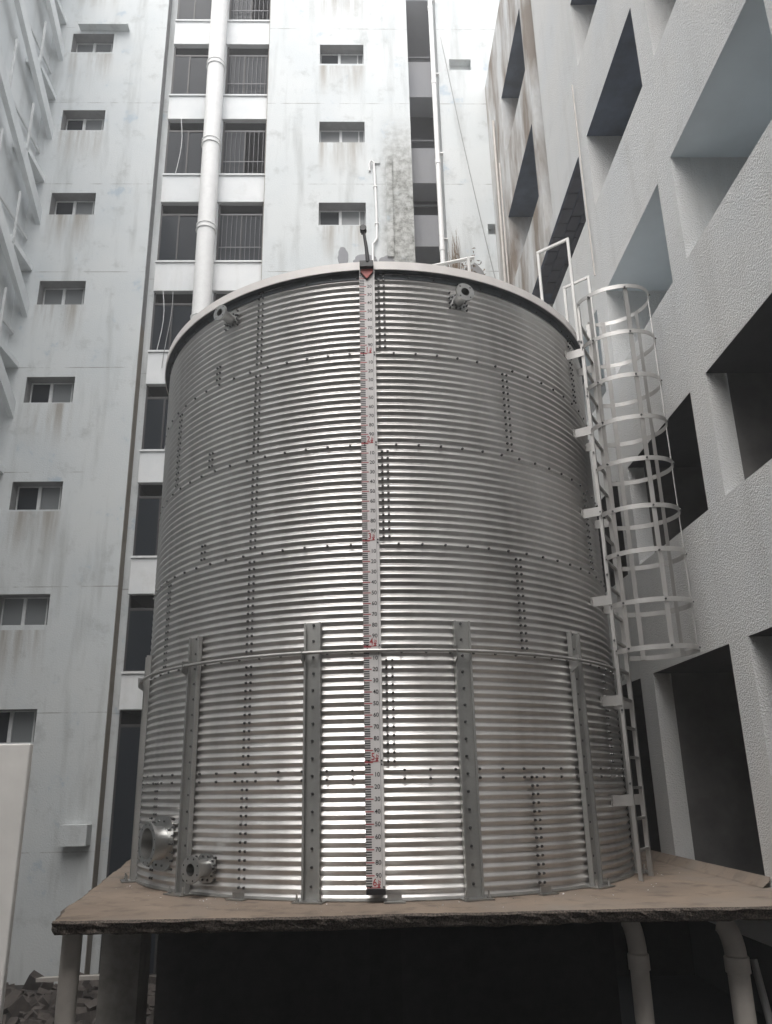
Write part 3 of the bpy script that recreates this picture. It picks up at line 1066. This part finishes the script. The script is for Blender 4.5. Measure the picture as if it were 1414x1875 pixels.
# ------------------------------------------------------------------ level gauge
GA = -1.38
GR = R + 0.075
ga = empty('level_gauge', cyl(GR, GA, 0), D(GA))     # local x = right, y = into tank
tag(ga, 'tall white level board with red and black scale fixed up the tank front', 'gauge')
GT = 6.109
GW = 0.16
for k in range(6):
    mb = MB().box(-GW / 2, GW / 2, -0.004, 0.012, GT - k - 0.9985, GT - k - (0.0 if k else -0.03))
    bo = mb.build('board', 'board', ga)
MB().box(-GW / 2, GW / 2, -0.012, 0.02, GT - 6.045, GT - 6.0015).build('end_cap', 'black', ga)
mb = MB().box(GW / 2 - 0.026, GW / 2 - 0.0235, -0.0052, -0.004, GT - 5.99, GT)
mb.build('guide_line', 'grille', ga)
for k in range(7):
    z = GT - max(0.05, k * 1.0 - 0.02)
    MB().box(-0.03, 0.03, 0.012, 0.07, z - 0.015, z + 0.015).build('stand_off', 'bar', ga)
blk, red = MB(), MB()
for i in range(1, 300):
    d = i * 0.02
    z = GT - d
    if i % 5 == 0:
        red.box(-GW / 2 + 0.001, -GW / 2 + 0.071, -0.0055, -0.004, z - 0.004, z + 0.004)
    else:
        (blk if (i % 5) in (1, 2, 3, 4) else red).box(-GW / 2 + 0.001, -GW / 2 + 0.051, -0.0055, -0.004, z - 0.0048, z + 0.0048)


def text_to(mb, s, x, z, size, rot=0.0, sx=1.0):
    cu = bpy.data.curves.new('t', 'FONT')
    cu.body = s
    cu.size = size
    cu.align_x = 'CENTER'
    cu.align_y = 'CENTER'
    cu.offset = size * 0.012
    cu.resolution_u = 3
    ob = bpy.data.objects.new('t', cu)
    COL.objects.link(ob)
    dg = bpy.context.evaluated_depsgraph_get()
    me = ob.evaluated_get(dg).to_mesh()
    c, s_ = math.cos(rot), math.sin(rot)
    vs = [(x + (p.co.x * sx * c - p.co.y * s_), -0.0058, z + (p.co.x * sx * s_ + p.co.y * c)) for p in me.vertices]
    mb.add(vs, [tuple(p.vertices) for p in me.polygons])
    ob.evaluated_get(dg).to_mesh_clear()
    bpy.data.objects.remove(ob)
    bpy.data.curves.remove(cu)


for mtr in range(6):
    for q in range(1, 10):
        d = mtr + q * 0.1
        if d < 0.15:
            continue
        text_to(blk, str(q * 10), 0.024, GT - d, 0.052, 0, 0.95)
    text_to(red, str(mtr + 1), -0.008, GT - mtr - 0.954, 0.085, 0, 0.8)
    text_to(red, 'Mtr.', 0.027, GT - mtr - 0.958, 0.042, math.pi / 2, 1.0)
    red.box(-GW / 2 + 0.001, 0.035, -0.0055, -0.004, GT - mtr - 0.994, GT - mtr - 0.988)
    for sxx in (-0.045, 0.066):
        for dz in (-0.015, 0.015):
            if mtr < 5 or dz > 0:
                c = Matrix.Translation((sxx, -0.0055, GT - mtr - 1 + dz)) @ Matrix.Rotation(math.pi / 2, 4, 'X')
                blk.lathe([(0.008, 0), (0.006, 0.006), (0.0005, 0.006)], c, 8)
tag(blk.build('black_scale_marks', 'black', ga), kind='stuff')
tag(red.build('red_scale_marks', 'red', ga), kind='stuff')
# pointer, bracket and pulley arm
ptm = MB()
pt = [(-0.062, 0.03), (0.062, 0.03), (0.062, -0.005), (0.0, -0.085), (-0.062, -0.005)]
vs = [(x, -0.03, GT - 0.03 + z) for x, z in pt] + [(x, -0.015, GT - 0.03 + z) for x, z in pt]
ptm.add(vs, [(0, 1, 2, 3, 4), (9, 8, 7, 6, 5)] + [(k, 5 + k, 5 + (k + 1) % 5, (k + 1) % 5) for k in range(5)])
ptm.build('pointer', 'pointer', ga)
vs = [(x * 1.15, -0.0148, GT - 0.032 + z * 1.15) for x, z in pt] + [(x * 1.15, -0.006, GT - 0.032 + z * 1.15) for x, z in pt]
MB().add(vs, [(0, 1, 2, 3, 4), (9, 8, 7, 6, 5)] + [(k, 5 + k, 5 + (k + 1) % 5, (k + 1) % 5) for k in range(5)]).build('pointer_back', 'black', ga)
MB().box(-0.072, 0.072, -0.07, 0.05, GT + 0.005, GT + 0.075).build('bracket', 'black', ga)
arm = MB()
arm.tube([(0.012, -0.06, GT + 0.06), (0.0, -0.055, GT + 0.25), (-0.028, -0.05, GT + 0.48)], [0.02, 0.018, 0.015], 10)
arm.tube([(0.03, -0.02, GT + 0.07), (0.0, -0.045, GT + 0.33)], 0.010, 8)
arm.build('arm', 'black', ga, 'auto')
hd = MB()
mm = Matrix.Translation((-0.03, -0.085, GT + 0.485)) @ Matrix.Rotation(-math.pi / 2, 4, 'X')
hd.lathe([(0.001, 0), (0.036, 0), (0.036, 0.02), (0.026, 0.028), (0.026, 0.042), (0.036, 0.05), (0.036, 0.07), (0.001, 0.07)], mm, 20)
hd.box(-0.052, -0.006, -0.06, -0.045, GT + 0.42, GT + 0.5)
hd.build('pulley', 'black', ga, 'auto')

# ------------------------------------------------------------------ caged ladder
LA = 60.0
LR = 2.985
ld = empty('caged_ladder', cyl(LR, LA, 0), D(LA - 90))   # local x outward, y tangential (away from camera)
tag(ld, 'tall galvanised ladder with safety cage on the right of the tank', 'ladder')
hwid = 0.215
for s in (-1, 1):
    mb = MB()
    y = s * hwid
    mb.box(-0.022, 0.022, y - 0.0035, y + 0.0035, 0.003, 6.42)
    mb.box(0.0155, 0.022, y + s * 0.0036 if s > 0 else y - 0.04, y + 0.04 if s > 0 else y - 0.0036, 0.003, 6.42)
    mb.build('stringer', 'bar', ld)
rung = MB().box(-0.015, 0.015, -hwid + 0.004, hwid - 0.004, -0.013, 0.013).mesh('rung', 'bar')
for k in range(21):
    link('rung', rung, ld, (0, 0, 0.27 + 0.295 * k))
for z in (5.80, 4.78, 3.79, 2.78, 1.72, 0.74):
    for s in (-1, 1):
        y = s * (hwid + 0.012)
        mb = MB().box(-0.20, 0.024, y - 0.004, y + 0.004, z - 0.052, z + 0.052)
        mb.box(-0.196, -0.188, min(y, y + s * 0.06), max(y, y + s * 0.06), z - 0.052, z + 0.052)
        mb.build('bracket', 'bar', ld)
half_p = [(0.0, 0.225), (0.06, 0.285), (0.16, 0.335), (0.30, 0.365), (0.44, 0.355), (0.58, 0.305), (0.69, 0.225), (0.76, 0.12), (0.785, 0.0)]
plan = [(x, -y) for x, y in half_p] + [(x, y) for x, y in reversed(half_p[:-1])]


def smooth_path(p, n=4):
    out = []
    for i in range(len(p) - 1):
        p0, p1, p2_, p3 = Vector(p[max(i - 1, 0)]), Vector(p[i]), Vector(p[i + 1]), Vector(p[min(i + 2, len(p) - 1)])
        for k in range(n):
            t = k / n
            out.append(0.5 * ((2 * p1) + (p2_ - p0) * t + (2 * p0 - 5 * p1 + 4 * p2_ - p3) * t * t + (3 * p1 - p0 - 3 * p2_ + p3) * t ** 3))
    out.append(Vector(p[-1]))
    return out


path = smooth_path(plan)


def hoop_mesh(squash=1.0):
    mb = MB()

    def sec(i):
        p = path[i]
        t = (path[min(i + 1, len(path) - 1)] - path[max(i - 1, 0)]).normalized()
        nrm = Vector((t.y, -t.x))
        o = []
        for a, z in ((0, -0.026), (0.006, -0.026), (0.006, 0.026), (0, 0.026)):
            q = p + nrm * a
            o.append((q.x, q.y, z))
        return o
    mb.strip(path, sec)
    return mb.mesh('hoop', 'bar', 'auto')


hoop = hoop_mesh()
hz = [6.43, 5.84, 5.29, 4.78, 4.27, 3.72, 3.22, 2.70, 2.22]
for z in hz:
    o = link('hoop', hoop, ld, (0, 0, z + random.uniform(-0.012, 0.012)))
    o.rotation_euler = (random.uniform(-0.012, 0.012), random.uniform(-0.012, 0.012), random.uniform(-0.008, 0.008))
for (x, y) in ((0.16, -0.328), (0.58, -0.298), (0.779, 0.0), (0.58, 0.298), (0.16, 0.328)):
    ang = math.atan2(y, x - 0.35)
    m2 = Matrix.Translation((x, y, 0)) @ Matrix.Rotation(ang, 4, 'Z')
    MB().box(-0.006, 0.0, -0.026, 0.026, 2.19, 6.46, m2).build('cage_strap', 'bar', ld)
cb = MB()
for z in hz:
    for (x, y) in ((0.16, -0.345), (0.58, -0.315), (0.797, 0.0), (0.58, 0.315), (0.16, 0.345), (0.02, -0.25), (0.02, 0.25)):
        ang = math.atan2(y, x - 0.35)
        if abs(x - 0.02) < 0.01:
            ang = math.copysign(math.pi / 2, y)
        m2 = Matrix.Translation((x, y, z)) @ Matrix.Rotation(ang, 4, 'Z') @ Matrix.Rotation(math.pi / 2, 4, 'Y')
        cb.lathe([(0.011, -0.012), (0.011, 0.006), (0.0005, 0.008)], m2, 8)
for k in range(8):
    for s in (-1, 1):
        m2 = Matrix.Translation((0.0, s * (hwid + 0.004), 0.9 + k * 0.72)) @ Matrix.Rotation(math.copysign(math.pi / 2, -s), 4, 'X')
        cb.lathe([(0.013, 0.0), (0.012, 0.014), (0.0005, 0.014)], m2, 8)
tag(cb.build('cage_bolts', 'bolt', ld), kind='stuff')
# walk-through handrails
for y, x0, x1, z1, zb0, zb1 in ((-0.235, -0.03, -0.42, 7.40, 5.95, 6.25), (0.235, 0.07, -0.25, 7.10, 5.55, 6.25)):
    mb = MB()
    mb.bar((x0, y, zb0), (x0, y, z1), 0.03, 0.03, (1, 0, 0))
    mb.bar((x0 + 0.015, y, z1 + 0.0145), (x1 - 0.015, y, z1 - 0.03), 0.03, 0.03)
    mb.bar((x1, y, z1 - 0.05), (x1, y, zb1), 0.03, 0.03, (1, 0, 0))
    mb.build('handrail', 'white_tube', ld)

# roof guard rail
grd = empty('guard_rail', cyl(2.35, 22, ZT + 0.1))
tag(grd, 'short white tube guard rail on the tank roof edge', 'guard rail')
grd.location = (1.17, -1.80, ZT + 0.12)
MB().tube([(0, 0, 0), (0, 0, 0.80)], 0.022, 10).build('post', 'white_tube', grd, 'auto')
MB().tube([(-1.5, 0.40, 0.20), (-1.5, 0.40, 0.74)], 0.022, 10).build('post', 'white_tube', grd, 'auto')
MB().tube([(0.07, -0.01, 0.792), (-1.57, 0.42, 0.75)], 0.022, 10).build('rail', 'white_tube', grd, 'auto')
MB().tube([(-0.02, 0.0, 0.40), (-1.5, 0.40, 0.44)], 0.018, 10).build('rail', 'white_tube', grd, 'auto')

# ------------------------------------------------------------------ things round the platform
wp = empty('white_panel', (-2.56, -4.0, GZ))
tag(wp, 'large plain white board standing upright at the left edge', 'board')
o = MB().box(-1.9, 0.0, 0.0, 0.06, 0.01, 1.25 - GZ).build('board', 'whiteboard', wp)
bevel(o, 0.012, 3)
MB().box(-1.8, -1.72, 0.061, 0.14, 0.01, 1.1 - GZ).build('batten', 'column', wp)
MB().box(-0.25, -0.17, 0.061, 0.14, 0.01, 1.1 - GZ).build('batten', 'column', wp)


def down_pipe(x, y, r, label, bend=True, zt=-0.14, dx=-0.05):
    o = empty('support_pipe', (x, y, GZ))
    tag(o, label, 'pipe')
    h = zt - GZ
    pts = [(0, 0, 0), (0, 0, h - 0.32)]
    if bend:
        for k in range(1, 7):
            t = math.pi / 2 * k / 6
            pts.append((dx * (1 - math.cos(t)), 0.05 * (1 - math.cos(t)), h - 0.32 + 0.27 * math.sin(t)))
    else:
        pts.append((0, 0, h))
    MB().tube(pts, r, 18).build('pipe', 'pvc', o, 'auto')
    if bend:
        mm = Matrix.Translation((0, 0, h - 0.36))
        MB().lathe([(r - 0.002, -0.07), (r + 0.012, -0.065), (r + 0.012, 0.05), (r - 0.002, 0.06)], mm, 18).build('socket', 'pvc', o, 'auto')
    return o


down_pipe(-2.41, -3.22, 0.075, 'pale round prop under the left front corner of the slab', False, -0.13)
down_pipe(2.1, -2.6, 0.075, 'pale pipe with elbow under the slab, left of the two on the right')
down_pipe(2.85, -2.75, 0.085, 'pale pipe bending up under the right end of the slab', True, -0.14, -0.09)
sp = empty('slim_pipe', (3.05, -2.6, GZ))
tag(sp, 'thin grey pipe against the wall under the slab at far right', 'pipe')
MB().tube([(0.16, -0.3, 0), (0.0, 0, 2.15)], 0.03, 10).build('pipe', 'cable', sp, 'auto')
MB().lathe([(0.03, -0.06), (0.04, -0.055), (0.04, 0.055), (0.03, 0.06)], Matrix.Translation((0.045, -0.085, 1.55)), 12).build('socket', 'pvc', sp, 'auto')

# rubble on the ground at the left, behind the slab corner
rbm = MB()
for i in range(700):
    q = Vector((random.uniform(-7.5, -3.2), random.uniform(1.0, 6.8), GZ))
    s = 0.04 + 0.2 * random.random() ** 2.5
    mmr = Matrix.Translation(q + Vector((0, 0, s * 0.3))) @ Matrix.Rotation(random.uniform(0, 6), 4, Vector((random.random(), random.random(), random.random())).normalized())
    rbm.box(-s, s, -s * random.uniform(0.4, 0.9), s * random.uniform(0.4, 0.9), -s * 0.35, s * 0.35, mmr)
tag(rbm.build('rubble', 'rubble'), 'grey rubble heaped on the ground below the pale pier', 'rubble', kind='stuff')
for (x, y, x2, y2, lab) in ((-6.2, 5.6, -4.2, 4.6, 'pale plank lying across the rubble at lower left'),):
    pk = MB()
    pk.bar((x, y, GZ + 0.35), (x2, y2, GZ + (0.6 if x2 > x else 2.2)), 0.14, 0.06)
    tag(pk.build('plank' if x2 > x else 'pole', 'pvc'), lab, 'plank' if x2 > x else 'pole')


# ------------------------------------------------------------------ moist overcast air
hz_ = MB().box(-152, 152, -152, 152, GZ - 1.0, TOP + 1.0)
mt = bpy.data.materials.new('haze_air')
mt.use_nodes = True
nt = mt.node_tree
nt.nodes.clear()
out = nt.nodes.new('ShaderNodeOutputMaterial')
pv = nt.nodes.new('ShaderNodeVolumePrincipled')
pv.inputs['Color'].default_value = (0.93, 0.95, 0.97, 1)
pv.inputs['Density'].default_value = 0.0055
pv.inputs['Anisotropy'].default_value = 0.2
nt.links.new(pv.outputs[0], out.inputs['Volume'])
M['haze'] = mt
tag(hz_.build('haze', 'haze'), kind='stuff')
